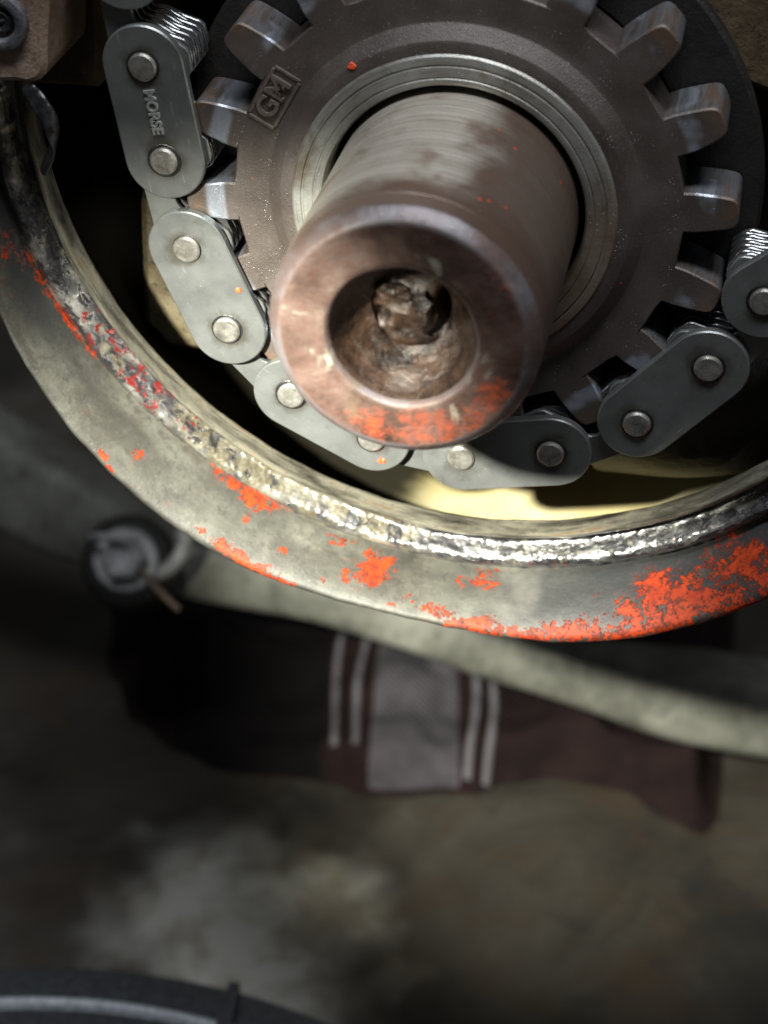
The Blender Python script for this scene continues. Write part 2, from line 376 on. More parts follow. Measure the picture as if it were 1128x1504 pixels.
def spline(pts, n=8):
    P = [Vector(p) for p in pts]; P = [2 * P[0] - P[1]] + P + [2 * P[-1] - P[-2]]; R = []
    for i in range(1, len(P) - 2):
        for k in range(n):
            t = k / n; a, b, c, d = P[i - 1:i + 3]
            R.append(.5 * ((2 * b) + (c - a) * t + (2 * a - 5 * b + 4 * c - d) * t * t + (3 * b - a - 3 * c + d) * t ** 3))
    R.append(P[-2]); return R
def fbm(v, s, o=4): return mnoise.fractal(Vector(v) * s, .9, 2.1, o)
def text_mesh(txt, size, ext, bev=0., space=1.):
    c = bpy.data.curves.new('stamp', 'FONT'); c.body = txt; c.size = size; c.extrude = ext; c.align_x = 'CENTER'; c.align_y = 'CENTER'
    c.bevel_depth = bev; c.bevel_resolution = 1; c.space_character = space; c.offset = .003
    o = bpy.data.objects.new('stamp', c); COL.objects.link(o)
    bpy.context.view_layer.update()
    me = bpy.data.meshes.new_from_object(o.evaluated_get(bpy.context.evaluated_depsgraph_get()))
    bpy.data.objects.remove(o); bpy.data.curves.remove(c); return me

# ================================================================ setting: floor
V = []; N = 60
for i in range(N + 1):
    for j in range(N + 1): V.append((-300 + 600 * i / N, -200 + 800 * j / N, 0))
F = [(i * (N + 1) + j, (i + 1) * (N + 1) + j, (i + 1) * (N + 1) + j + 1, i * (N + 1) + j + 1) for i in range(N) for j in range(N)]
tag(link('floor', mesh('floor', V, F), MFL, None, None, (0, 0, -22)), 'stained grey brown concrete floor far below the engine', kind='structure')

# ================================================================ oil pan (front arch, lip, sealant, inside)
RCX, RCZ = .326, .953
pan = tag(empty('oil_pan', (RCX, 0, RCZ)), 'curved oil pan front flange with chipped orange paint and crusty wet sealant lip', 'oil pan')
def at_pan(me): me.transform(Matrix.Translation((-RCX, 0, -RCZ))); return me
UA = lambda a, j, K, r, y: math.radians(a) * 6.5
UV = lambda a, j, K, r, y: r - .5 * y
OUT = [(150, 7.2), (195, 6.93), (204, 7.0), (210, 7.11), (216, 7.19), (223, 7.24), (229, 7.31), (237, 7.34), (241, 7.34), (249, 7.27), (258, 7.17), (263, 7.16), (272, 7.23), (279, 7.34), (285, 7.40), (291, 7.41), (298, 7.36), (304, 7.32), (330, 7.25), (400, 7.2)]
def rout(a):
    for (a0, r0), (a1, r1) in zip(OUT, OUT[1:]):
        if a0 <= a <= a1:
            t = (a - a0) / (a1 - a0); return r0 + (r1 - r0) * t
    return 7.2
def rout_s(a): return sum(rout(a + d) for d in (-5, -3, -1, 1, 3, 5)) / 6
PS = [-.03, 0, .02, .06, .12, .2, .3, .4, .5, .6, .7, .78, .85, .91, .96, 1.0, 1.04, 1.08, 1.12, 1.2, 1.4]
def flange(a):
    ro = rout_s(a); R = []
    for s in PS:
        if s < 0: R.append((6.66, .42))
        elif s <= 1:
            bulge = .20 * math.sin(math.pi * min(1, s)) + (.03 if s > .03 else 0.)
            r = 6.685 + (ro - 6.685) * s
            y = .33 - .95 * (s ** 1.12) - bulge + .12 * max(0, (s - .8) / .2) ** 2
            R.append((r, y))
        else:
            k = (s - 1) / .4; R.append((ro + .10 * math.sin(min(1, k * 2.5) * 1.57) - .25 * max(0, k - .4), -.52 + 1.9 * k ** 1.3))
    return R
CH = [(240.2, .03, 4.0, .09, .42), (236.5, .0, 2, .06, .36), (257.8, .33, 2.3, .18, .46), (255.8, .45, 1.8, .11, .36), (241.8, .76, 2.2, .10, .46), (244.5, .84, 2.6, .10, .46), (248.0, .90, 3, .08, .40), (238.0, .70, .9, .07, .42), (226.8, .38, .75, .09, .42),
      (224.0, .78, .6, .07, .40), (225.2, .86, .8, .06, .38), (247.3, .42, .6, .09, .40), (241.8, .30, .7, .07, .36), (272.0, .16, 1.6, .12, .36), (269, .2, .7, .08, .25),
      (266.5, .66, 2.4, .12, .36), (271, .80, 3.2, .15, .40), (276.5, .86, 4, .16, .36), (283.5, .78, 4.5, .22, .40), (290, .62, 4, .26, .40), (292.5, .30, 2.2, .24, .38), (297.5, .45, 3.5, .30, .34), (303, .35, 4, .35, .36), (309, .5, 6, .4, .36), (320, .5, 9, .5, .3),
      (261.5, .72, 1.2, .08, .3), (263, .55, .8, .06, .3), (253, .62, .6, .05, .26), (209, .01, 5.0, .035, .42), (203, .02, 4, .04, .34), (214.5, .0, 2.5, .03, .36), (198, .3, 3, .3, .2), (219, .5, .5, .05, .33), (233, .66, .5, .05, .3), (253.5, .08, 1.6, .05, .3), (260, .12, 1.2, .06, .32)]
def ss(a, b, x):
    t = min(1, max(0, (x - a) / (b - a))); return t * t * (3 - 2 * t)
def paint(a, j, K, r, y):
    s = PS[j]; v = -.11
    for ca, cs, da, ds, k in CH:
        q = ((a - ca) / da) ** 2 + ((s - cs) / ds) ** 2
        if q < 6: v = max(v, -.11 + k * 1.05 * math.exp(-q * .55))
    v = max(v, -.11 + .33 * ss(258, 272, a) * ss(.45, .75, s), -.11 + .36 * ss(282, 294, a) * ss(.05, .3, s))
    if s > .95: v = max(v, -.02 + .06 * ss(252, 272, a))
    return v
def grime(a, j, K, r, y):
    return max(ss(262, 288, a) * .9, .75 * ss(222, 203, a) * ss(.75, .2, PS[j]), .5 * ss(.6, 1.05, PS[j]))
def rough_disp(amp, sc):
    def d(v, a, j, K, ca, sa):
        k = fbm(v, sc, 4) * amp; return v + Vector((ca * k, -k, sa * k))
    return d
link('front_flange', at_pan(lathe(flange, 165, 375, 560, RCX, RCZ, {'paint': paint, 'grime': grime, 'along': UA, 'across': UV}, rough_disp(.012, 1.6))), MPAN, pan, 50)
lip = [(7.0, .86), (6.5, .80), (6.12, .66), (6.01, .56), (5.985, .51), (5.99, .48), (6.012, .40), (6.02, .30), (6.025, .225), (6.04, .20), (6.07, .20), (6.10, .225), (6.12, .27), (6.13, .34)]
link('pan_lip', at_pan(lathe(lip, 165, 375, 420, RCX, RCZ, {'along': UA, 'across': UV}, rough_disp(.010, 2.2))), MW, pan, 50)
# sealant crust sitting in the gasket groove between lip and flange
NB = 22
def bead(a):
    R = []
    for j in range(NB):
        t = j / (NB - 1); r = 6.10 + .59 * t
        y = .29 + .13 * ss(0, .25, t) - .23 * ss(.18, .66, t) + .15 * ss(.70, 1., t)
        R.append((r, y))
    return R
def bead_disp(v, a, j, K, ca, sa):
    e = math.sin(math.pi * j / (K - 1)) ** .5
    k = fbm(v, 1.4, 3) * .035 + abs(fbm(v + Vector((9, 3, 1)), 4.0, 3)) * .026
    return v + Vector((ca * k * .3 * e, -k * e, sa * k * .3 * e))
bd = {'along': UA, 'across': UV, 'paint': lambda a, j, K, r, y: ss(222, 240, a) * ss(270, 255, a) + .5 * ss(.5, .0, j / K) * ss(215, 235, a) * ss(275, 255, a), 'grime': lambda a, j, K, r, y: max(ss(205, 212, a) * ss(238, 225, a), ss(272, 276, a) * ss(286, 281, a) * ss(.3, .7, j / K)),
      'org': lambda a, j, K, r, y: .22 * ss(1.0, .9, abs(a - 243) / 4) * ss(.8, 1., j / K) + .12 * ss(215, 200, a) * ss(.7, 1, j / K)}
tag(link('sealant_crust', at_pan(lathe(bead, 165, 375, 1100, RCX, RCZ, bd, bead_disp)), MBD, pan, 60), 'lumpy wet silver and black sealant left in the gasket groove')
# pan interior: rounded tub behind the lip
inner = [(6.9, .84), (7.0, 1.0), (7.1, 1.8), (7.15, 2.6), (7.2, 4.0), (7.2, 9.0), (6.6, 10.2), (4.5, 10.8), (.01, 11)]
link('pan_inside', at_pan(lathe(inner, 165, 375, 210, RCX, RCZ, {'painted_light': lambda a, j, K, r, y: ss(255, 267, a) * ss(306, 292, a)})), MG, pan, 50)

# ================================================================ engine block behind the chain
blk = tag(empty('engine_block', (0, 2.2, 0)), 'dark oily cast iron engine block face behind the sprocket and chain', 'engine block')
def part_slab(name, out, y0, y1, mat, parent, off=(0, 0, 0), bev=.06, smooth=35):
    V, F = slab(out, y0, y1, bev); me = mesh(name, V, F); me.transform(Matrix.Translation([-k for k in off])); return link(name, me, mat, parent, smooth)
O = (0, 2.2, 0)
# upper face: bottom edge on the left, arch over the crank, right shoulder
face_o = [(-7.2, .60), (-4.95, .62), (-4.75, 1.6), (-4.2, 2.6), (-3.2, 3.6), (-1.6, 4.4), (0, 4.65), (1.6, 4.35), (2.55, 3.4), (2.62, 2.0), (3.1, 1.15), (4.0, .85), (9, .9), (9, 8.5), (-7.2, 8.5)]
part_slab('front_face', face_o, 2.2, 6.0, MBLK, blk, O, .08)
cap_o = [(-5.02, -1.5), (-5.1, -3.45), (-4.75, -3.85), (-3.0, -3.85), (-1.0, -4.35), (1.2, -4.5), (2.0, -3.2), (2.4, 0), (2.2, 2.5), (-2.2, 2.5), (-3.2, .4), (-4.7, -.3)]
part_slab('block_lug', [(-5.9, .78), (-4.98, .80), (-4.9, 1.4), (-4.8, 6), (-5.9, 6)], 1.0, 3.0, MBLK, blk, O, .06)
part_slab('main_bearing_cap', cap_o, 2.35, 5.0, MCAP, blk, O, .1)
link('crankcase_shade_sheet', (lambda me: (me.transform(Matrix.Translation((0, -2.2, 0))), me)[1])(mesh('w', [(-7.2, 6.2, -6.2), (9, 6.2, -6.2), (9, 6.2, 8.5), (-7.2, 6.2, 8.5)], [(0, 1, 2, 3)])), MDARK, blk, None)  # flat dark sheet added for the shade inside the crankcase void
# machined boss low on the right
V, F = tube(spline([(1.9, 3.0, -4.5), (3.3, 2.5, -4.1), (4.6, 2.2, -3.4), (6.2, 2.0, -2.2)], 8), .95, 28); me = mesh('boss', V, F); me.transform(Matrix.Translation((0, -2.2, 0)))
link('machined_boss', me, MDARK, blk)

# ================================================================ crankshaft snout
crank = tag(empty('crankshaft_snout', (0, -.2, 0)), 'round crankshaft end with rusty drilled face and orange paint traces', 'crankshaft')
T = Matrix.Translation((0, .2, 0)); YF = -3.464
sh = [(1.575, 1.6)] + [(1.575 + .0015 * math.sin(i * 2.1), 1.4 - i * .12) for i in range(38)] + [(1.572, YF + .42), (1.566, YF + .25), (1.555, YF + .17)]
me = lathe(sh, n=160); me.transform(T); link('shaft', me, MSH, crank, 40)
FP = [(1.555, YF + .17), (1.545, YF + .145), (1.49, YF + .075), (1.435, YF + .022), (1.405, YF + .004), (1.37, YF)] + [(1.37 - .053 * i, YF + .002 * math.sin(i * 3)) for i in range(1, 10)] + [(.88, YF + .012), (.855, YF + .04), (.84, YF + .08)]
PA = [(-75, 1.15, .55, .40, .31), (-105, 1.2, .5, .34, .27), (-30, 1.25, .5, .3, .27), (-5, 1.2, .4, .3, .17), (-55, 1.3, .5, .2, .24), (35, 1.42, .3, .16, .22), (-130, 1.3, .3, .2, .18), (65, 1.15, .3, .12, .08), (12, 1.1, .35, .3, .2), (-20, 1.0, .4, .2, .18)]
def fpaint(a, j, K, r, y):
    v = -.1
    for ca, cr, da, dr, k in PA:
        d = (a - ca + 180) % 360 - 180; v = max(v, -.1 + (k + .06) * math.exp(-(math.radians(d) / da) ** 2 - ((r - cr) / dr) ** 2))
    return v
def fedge(a, j, K, r, y): return 1. if 1 <= j <= 3 else (.5 if j in (0, 4) else (.6 if j >= K - 3 else 0.))
def fdisp(v, a, j, K, ca, sa):
    k = fbm(v, 2.5, 4) * .006; return v + Vector((ca * k, k, sa * k))
me = lathe(FP, n=200, attrs={'paint': fpaint, 'edge': fedge}, disp=fdisp); me.transform(T); end = link('end_face', me, MF, crank, 40)
# drilled bore with rusted threads, and the broken lump down in it
BP = [(.84, YF + .08)]
for i in range(26):
    t = (i + 1) / 26; BP.append((.84 - .20 * t - .16 * t ** 3, YF + .08 + .62 * t))
def bdisp(v, a, j, K, ca, sa):
    k = (fbm(v, 2.6, 4) * .030 + fbm(v, 9, 3) * .006) * min(1, j / 6) * (.4 + .6 * j / K); return v + Vector((ca * k, k * .6, sa * k))
me = lathe(BP, n=120, disp=bdisp); me.transform(T); bore = link('bore', me, MB, crank, 60)
V = []; F = []; nr, na = 18, 60
for i in range(nr + 1):
    r = .56 * i / nr
    for k in range(na):
        a = 2 * math.pi * k / na; x, z = r * math.cos(a), r * math.sin(a)
        y = YF + .72 - .10 * (1 - (r / .56)) + fbm((x, 0, z), 3.4, 4) * .07 + fbm((x + 4, 2, z), 11, 3) * .015
        # dark slots either side of the lump
        y += .55 * math.exp(-((x - .36) / .07) ** 2 - ((z - .06) / .20) ** 2)
        y += .25 * math.exp(-((x + .40 + .3 * z) / .10) ** 2 - ((z + .10) / .07) ** 2)
        V.append((x, y, z))
for i in range(nr):
    for k in range(na): F.append((i * na + k, i * na + (k + 1) % na, (i + 1) * na + (k + 1) % na, (i + 1) * na + k))
F.append(tuple(range(na)))
me = mesh('floor_of_bore', V, F); me.transform(T); link('bore_floor', me, MB, bore, 60)
def stub(cx, cz, yd, rx, rz, seed, name):
    V = []; F = []; nu, nv = 9, 6
    for i in range(nv + 1):
        ph = math.pi * i / nv
        for k in range(nu):
            th = 2 * math.pi * k / nu; d = Vector((math.sin(ph) * math.cos(th), -math.cos(ph), math.sin(ph) * math.sin(th)))
            q = 1 + .45 * mnoise.cell(d * 1.6 + Vector((seed, 0, 0))) * .5 + .30 * fbm(d + Vector((seed, seed, 0)), 1.7, 4)
            V.append((cx + d.x * rx * q, YF + yd + d.y * .16 * q, cz + d.z * rz * q))
    for i in range(nv):
        for k in range(nu): F.append((i * nu + k, i * nu + (k + 1) % nu, (i + 1) * nu + (k + 1) % nu, (i + 1) * nu + k))
    me = mesh(name, V, F); me.transform(T); return link(name, me, MB, bore, 8)
stub(.13, .03, .60, .15, .25, 5.7, 'broken_bolt_stub')
stub(-.20, .24, .70, .24, .12, 12.9, 'rust_lump')

# ================================================================ timing sprocket
spr = tag(empty('timing_sprocket', (0, 0, 0)), 'brown oily steel timing sprocket with blocky teeth on the crankshaft', 'sprocket')
RR, G0, HG = 2.868, 53.8, 4.75
WID = .85
out = []
for k in range(18):
    g = G0 + 20 * k; out += [(RR * math.cos(math.radians(g - HG)), RR * math.sin(math.radians(g - HG))), (RR * math.cos(math.radians(g + HG)), RR * math.sin(math.radians(g + HG)))]
n = len(out); seg = n
# body: rim polygon, front web, raised boss
rings = [('poly', 1.0, WID), ('poly', 1.0, .02), ('poly', .9925, 0.), (2.55, 0., 0), (2.415, 0., 0), (2.395, -.01, 0), (2.235, -.155, 0), (2.215, -.165, 0), (2.07, -.17, 0)]
V = []
def polar_pts(r, y):
    for x, z in out:
        a = math.atan2(z, x); V.append((r * math.cos(a), y, r * math.sin(a)))
sub = 5
def rim(i, f):      # point along the polygon edge
    x0, z0 = out[i]; x1, z1 = out[(i + 1) % n]; return x0 + (x1 - x0) * f, z0 + (z1 - z0) * f
RING = []
for rg in rings:
    L = []
    for i in range(n):
        for s_ in range(sub):
            x, z = rim(i, s_ / sub)
            if rg[0] == 'poly':
                k_ = rg[1] if i % 2 == 0 else 1.0      # no chamfer where a tooth grows out of the rim
                L.append((x * k_, rg[2] if not (i % 2 and rg[1] == 1.0 and rg[2] < .1) else .0, z * k_))
            else:
                a = math.atan2(z, x); L.append((rg[0] * math.cos(a), rg[1], rg[0] * math.sin(a)))
    RING.append(L)
V = [p for L in RING for p in L]; Q = n * sub
F = [(k * Q + i, k * Q + (i + 1) % Q, (k + 1) * Q + (i + 1) % Q, (k + 1) * Q + i) for k in range(len(RING) - 1) for i in range(Q)]
link('web', mesh('web', V, F), MS, spr, 30)
link('hub_face', lathe([(2.07, -.17), (2.045, -.20), (2.03, -.205), (1.955, -.206), (1.945, -.190), (1.925, -.190), (1.915, -.207), (1.80, -.207), (1.792, -.196), (1.775, -.196), (1.765, -.206), (1.72, -.205), (1.69, -.19), (1.66, -.12), (1.65, .9)], n=160), MH, spr, 30)
link('back_flange', lathe([(2.9, WID), (3.75, WID + .02), (3.8, WID + .06), (3.8, WID + .25), (1.0, WID + .3)], n=120), MDARK, spr, 30)
# one tooth, pointing along +X, shared by all eighteen
hb = RR * math.sin(math.radians(10 - HG)); xb = RR * math.cos(math.radians(10 - HG))
half = [(xb, hb), (3.0, .264), (3.2, .243), (3.36, .22), (3.44, .202), (3.49, .178), (3.518, .14), (3.53, .09)]
to = [(x, -z) for x, z in half] + [(3.534, 0)] + [(x, z) for x, z in reversed(half)]
to_ccw = to     # from -z side out over the tip to +z side : ccw seen from -Y with x right, z up
nt_ = len(to); ins = offset(to_ccw, .022)
ins[0] = (xb, -hb + .022); ins[-1] = (xb, hb - .022)
V = [(x, 0., z) for x, z in ins] + [(x, .022, z) for x, z in to] + [(x, WID - .02, z) for x, z in to] + [(x, WID, z) for x, z in ins]
F = [tuple(range(nt_)), tuple(reversed(range(3 * nt_, 4 * nt_)))]
for k in range(3):
    for i in range(nt_ - 1): F.append((k * nt_ + i, (k + 1) * nt_ + i, (k + 1) * nt_ + i + 1, k * nt_ + i + 1))
tm = mesh('tooth', V, F); tm.materials.append(MS)
for p in tm.polygons: p.use_smooth = True
tm.set_sharp_from_angle(angle=math.radians(28))
for k in range(18):
    t2 = tm.copy(); t2.transform(Matrix.Rotation(-math.radians(G0 + 10 + 20 * k), 4, 'Y'))
    o = bpy.data.objects.new('tooth', t2); COL.objects.link(o); o.parent = spr
# stamped GM in its frame
def place_text(me, cx, cz, ang, y, mirror=False):
    # text lies in XY, facing +Z ; turn it to lie in XZ facing -Y, reading direction at `ang` degrees
    me.transform(Matrix.Translation((cx, y, cz)) @ Matrix.Rotation(-math.radians(ang), 4, 'Y') @ Matrix.Rotation(math.radians(90), 4, 'X'))
    return me
gm = text_mesh('GM', .38, .022, .007, 1.0)
gl = link('stamped_lettering', place_text(gm, -2.31, 1.28, 61, -.010), MGM, spr, 25)
tag(gl, 'raised GM letters stamped on the sprocket face')

c61, s61 = math.cos(math.radians(61)), math.sin(math.radians(61))
def fp(u, v): return (-2.31 + u * c61 - v * s61, 1.28 + u * s61 + v * c61)
def strip(u0, v0, u1, v1, wd=.022):
    d = Vector((u1 - u0, v1 - v0)).normalized(); nn = Vector((-d.y, d.x)) * wd
    pts = [fp(u0 - nn.x, v0 - nn.y), fp(u1 - nn.x, v1 - nn.y), fp(u1 + nn.x, v1 + nn.y), fp(u0 + nn.x, v0 + nn.y)]
    V, F = slab(pts, -.020, .004, .008); return V, F
V, F = [], []
for sgm in ((-.37, -.19, -.37, .17), (.37, -.19, .37, .17), (-.345, -.19, .345, -.19), (-.345, .17, .345, .17)):
    v, f = strip(*sgm); F += [tuple(i + len(V) for i in q) for q in f]; V += v
link('stamp_border', mesh('border', V, F), MGM, spr, 20)

# ================================================================ timing chain
PITCH = 1.25
chain = tag(empty('timing_chain', (0, -.2, -3.6)), 'grey steel link belt timing chain wrapped under the sprocket', 'chain')
CO = Vector((0, -.2, -3.6))
pins = [(-4.42, 5.33), (-4.26, 4.09), (-4.10, 2.85), (-3.929, 1.616), (-3.733, .382), (-3.511, -.842)]
for a in (-146.7, -126.8, -106.9, -87.0): pins.append((3.615 * math.cos(math.radians(a)), 3.615 * math.sin(math.radians(a))))
pins += [(1.402, -3.38), (2.514, -2.783), (3.356, -1.843), (3.95, -.82), (4.92, -.03), (5.55, 1.05), (5.95, 2.23)]
# guide plate between pins (3,4),(5,6),...: odd index pairs
GU = arc(0, 0, .53, 90, 270, 20) + arc(PITCH, 0, .53, -90, 90, 20)        # local u to the next pin, v outward... mirrored below
def link_outline():
    h = PITCH / 2
    o = arc(0, 0, .45, 90, 195, 10)
    o += [(-.30, -.33), (-.215, -.51), (-.15, -.565), (.05, -.575), (.14, -.54), (.24, -.42), (h - .215, -.20)]
    o += arc(h, -.125, .185, 180, 0, 10)[0:]
    o += [(h + .215, -.20)]
    o += [(PITCH - u, v) for u, v in [(.24, -.42), (.14, -.54), (.05, -.575), (-.15, -.565), (-.215, -.51), (-.30, -.33)]]
    o += arc(PITCH, 0, .45, -15, 90, 10)
    return o
def ccw(o):
    A = sum(o[i - 1][0] * o[i][1] - o[i][0] * o[i - 1][1] for i in range(len(o))); return o if A > 0 else o[::-1]
TH = .075
# in the local frame x runs to the next pin (clockwise round the bottom as seen), -z points outward, so mirror v
Vg, Fg = slab(ccw([(u, -v) for u, v in GU]), -.17, -.035, .018, True); gmsh = mesh('guide_plate', Vg, Fg)
Vl, Fl = slab(ccw([(u, -v) for u, v in link_outline()]), 0, TH, .012, True); lmsh = mesh('link_plate', Vl, Fl)
pv = [(.0001, -.228), (.08, -.230), (.158, -.228), (.184, -.205), (.184, -.1745), (.2, -.1738), (.215, -.1735), (.226, -.168), (.184, -.16), (.184, .9), (.0001, .9)]
pmsh = lathe(pv, n=28)
def rmesh(me, mt, ang):
    me.materials.append(mt)
    for p in me.polygons: p.use_smooth = True
    me.set_sharp_from_angle(angle=math.radians(ang))
rmesh(gmsh, MP, 30); rmesh(pmsh, MPIN, 22); pmsh.materials.append(MR)
for p in pmsh.polygons:
    r_ = math.hypot(p.center.x, p.center.z)
    if r_ > .186 and p.center.y < -.15: p.material_index = 1      # dark ring painted for the shade of the pin hole gap
lmsh2 = lmsh.copy(); rmesh(lmsh, MP, 30); rmesh(lmsh2, ML, 30)
def put(name, me, i, y, dz=0.):
    (x0, z0), (x1, z1) = pins[i], pins[min(i + 1, len(pins) - 1)]
    if i == len(pins) - 1: x1, z1 = x0 + 1, z0
    o = bpy.data.objects.new(name, me); COL.objects.link(o); o.parent = chain
    a = math.atan2(z1 - z0, x1 - x0)
    o.location = Vector((x0, y, z0)) - CO; o.rotation_euler = (0, -a, 0)
    return o
guides = {}
for i in range(len(pins)):
    put('pin', pmsh, i, random.uniform(-.012, .012))
    if i < len(pins) - 1:
        if i % 2 == 1: guides[i] = put('guide_plate', gmsh, i, random.uniform(-.004, .004))
        for L in range(10):
            if (L + i) % 2 == 0:
                put('link_plate', lmsh if L < 1 else lmsh2, i, .0 + L * (TH + .010))
g = guides[3]; tag(g, 'guide plate with the word MORSE stamped between its pins')
mm = text_mesh('MORSE', .195, .012, .006, .95)
# the plate's local x runs down the plate, its -z points outward (left in view), letters stand with their tops inward
mo = link('stamped_lettering', place_text(mm, PITCH * .475, .0, 0, -.176), MST, g, 25)
# small flakes of orange paint lying on the chain and shaft
def flake(px, y, pz, r, sx=1., parent=None, off=Vector((0, 0, 0))):
    n_ = 11; o_ = []
    for k in range(n_):
        a = 2 * math.pi * k / n_; q = r * random.uniform(.45, 1.15); o_.append((px + q * math.cos(a) * sx, pz + q * math.sin(a)))
    V, F = slab(o_, y - .018, y + .004, .008); me = mesh('flake', V, F); me.transform(Matrix.Translation(-off)); return me
s_ = NT('orange_paint_flake'); MFK = s_.out(s_.mix(s_.noise(20, 4), (.85, .10, .02), (.6, .06, .02)), .4, 0., s_.bump(s_.noise(25, 4), .6, .02))
def add_flake(x, y, z, r, label):
    o = link('paint_flake', flake(0, 0, 0, r), MFK, None, 25, (x, y, z)); return tag(o, label, 'paint flake', 'loose flakes of orange paint')
add_flake(-2.83, -.176, -1.38, .055, 'orange paint flake on the plain guide plate left of the crankshaft')
add_flake(-1.27, -.168, 1.83, .06, 'orange paint flake on the raised ring of the sprocket above left of the shaft')
add_flake(-.92, -.176, -3.80, .06, 'orange paint flake on the guide plate just under the rusty shaft end')

# ================================================================ bracket with bolt, upper left
brk = tag(empty('cover_bracket', (-5.6, -.6, 2.2)), 'pitted brown iron bracket with a socket bolt in the upper left corner', 'bracket')
BO = Vector((-5.6, -.6, 2.2))
def nudge(o, k): return [(x + random.uniform(-k, k), z + random.uniform(-k, k)) for x, z in o]
bo = [(-7, 1.2), (-6.2, 1.36), (-5.9, 1.42), (-5.65, 1.44), (-5.45, 1.46), (-5.28, 1.44), (-5.14, 1.5), (-5.06, 1.58), (-5.03, 1.72), (-5.01, 1.95), (-4.97, 2.2), (-4.93, 2.45), (-4.9, 2.7), (-4.85, 3.4), (-4.9, 5.5), (-7, 5.5)]
part_slab('bracket_body', bo, -.6, .9, MBRK, brk, BO, .07)
hd = lathe([(.36, -.58), (.36, -.66), (.345, -.70), (.30, -.715), (.24, -.71), (.215, -.69), (.20, -.60), (.0001, -.58)], n=36, disp=lambda v, a, j, K, ca, sa: v + Vector((ca, 0, sa)) * fbm(v, 5, 3) * .02)
hd.transform(Matrix.Translation((-5.55 + 5.6, .6, 2.24 - 2.2))); link('socket_bolt', hd, MCB, brk, 40)
gk = lathe([(.19, -.62), (.12, -.66), (.06, -.63), (.0001, -.66)], n=18, disp=lambda v, a, j, K, ca, sa: v + Vector((ca, -1, sa)) * fbm(v, 9, 3) * .05)
gk.transform(Matrix.Translation((.05, .6, .04))); link('bolt_grime', gk, MR, brk, 40)
# dark rubber seal end curling out under the bracket
V, F = tube(spline([(-5.34, -.52, 1.40), (-5.22, -.56, 1.24), (-5.08, -.6, 1.06), (-5.03, -.6, .86), (-5.05, -.6, .66), (-5.13, -.58, .46), (-5.24, -.5, .28)], 7), [(.05, .11)] * 43, 16)
V = [v + Vector((1, -1, 1)) * fbm(v, 4, 3) * .03 for v in V]
tag(link('rubber_seal', mesh('seal', V, F), MR, None, 60), 'curled glossy black rubber seal end below the brown bracket', 'seal')

# ================================================================ steering link behind the pan
lk = tag(empty('steering_link', (-3.57, 14.28, -17.36)), 'blurred grey green steering link bar running diagonally behind the oil pan', 'steering link')
LO = Vector((-3.57, 14.28, -17.36))
pth = spline([(-17.65, 14.28, -12.37), (-13.42, 14.28, -14.67), (-11.12, 14.16, -15.7), (-8.69, 13.9, -16.53), (-4.85, 14.16, -17.1), (-1.26, 14.16, -18.26), (2.19, 14.41, -18.95), (5.52, 14.8, -19.5), (10.51, 15.31, -20.2)], 6)
rd = []
for p in pth:
    x = p.x; r = .74 + .42 * ss(-9.3, -11.9, x) - .13 * ss(-4.8, -1.6, x) * ss(2.2, -1.0, x) + .3 * ss(.5, 4.1, x); rd.append((r, r))
V, F = tube(pth, rd, 24, True, .45); V = [v + (v - LO).normalized() * fbm(v, .9, 3) * .05 - LO for v in V]
link('bar', mesh('bar', V, F), MLINK, lk, 60)
# clamp eye, stud nut and cotter pin at its left joint
BC = Vector((-9.22, 11.2, -14.63)); d0 = (Vector((3.6, -21.76, 10.34)) - BC).normalized(); d0 = (d0 + Vector((-.15, .0, .12))).normalized()
rotm = d0.to_track_quat('-Y', 'Z').to_matrix().to_4x4()
def at_joint(me): me.transform(Matrix.Translation(BC - LO) @ rotm); return me

eye = lathe([(1.024, 2.048), (1.1008, 0.704), (1.0496, 0.4608), (0.896, 0.3584), (0.384, 0.3328), (0.0001, 0.3328)], n=40); link('joint_eye', at_joint(eye), MDARK, lk, 40)
wsh = lathe([(0.7168, 0.384), (0.7424, 0.256), (0.6912, 0.192), (0.384, 0.1792), (0.0001, 0.1792)], n=36); link('washer', at_joint(wsh), MBOLT, lk, 30)
nut = lathe([(0.512, 0.256), (0.5376, -0.128), (0.512, -0.2304), (0.4224, -0.3008), (0.3328, -0.2816), (0.2816, -0.2176), (0.0001, -0.192)], n=6); link('stud_nut', at_joint(nut), MBOLT, lk, 15)
V, F = tube([p - LO for p in spline([(-9.94, 11.15, -14.13), (-9.79, 11.02, -13.98), (-9.58, 10.96, -13.9), (-9.35, 11.02, -13.96), (-9.15, 11.15, -14.13), (-8.94, 11.28, -14.42)], 6)], 0.083, 10); link('cotter_pin', mesh('cotter', V, F), MBOLT, lk, 60)
V, F = tube([p - LO for p in spline([(-8.88, 11.08, -14.67), (-8.5, 10.96, -15.06), (-8.18, 10.89, -15.35), (-7.89, 10.85, -15.61)], 5)], 0.07, 10); link('cotter_pin', mesh('cotter', V, F), MBRK, lk, 60)
V, F = tube([p - LO for p in spline([(-8.05, 11.98, -14.16), (-7.98, 11.85, -14.54), (-8.2, 11.6, -14.93), (-8.56, 11.47, -15.18)], 5)], 0.179, 12); link('dust_boot_edge', mesh('boot', V, F), MBOLT, lk, 60)

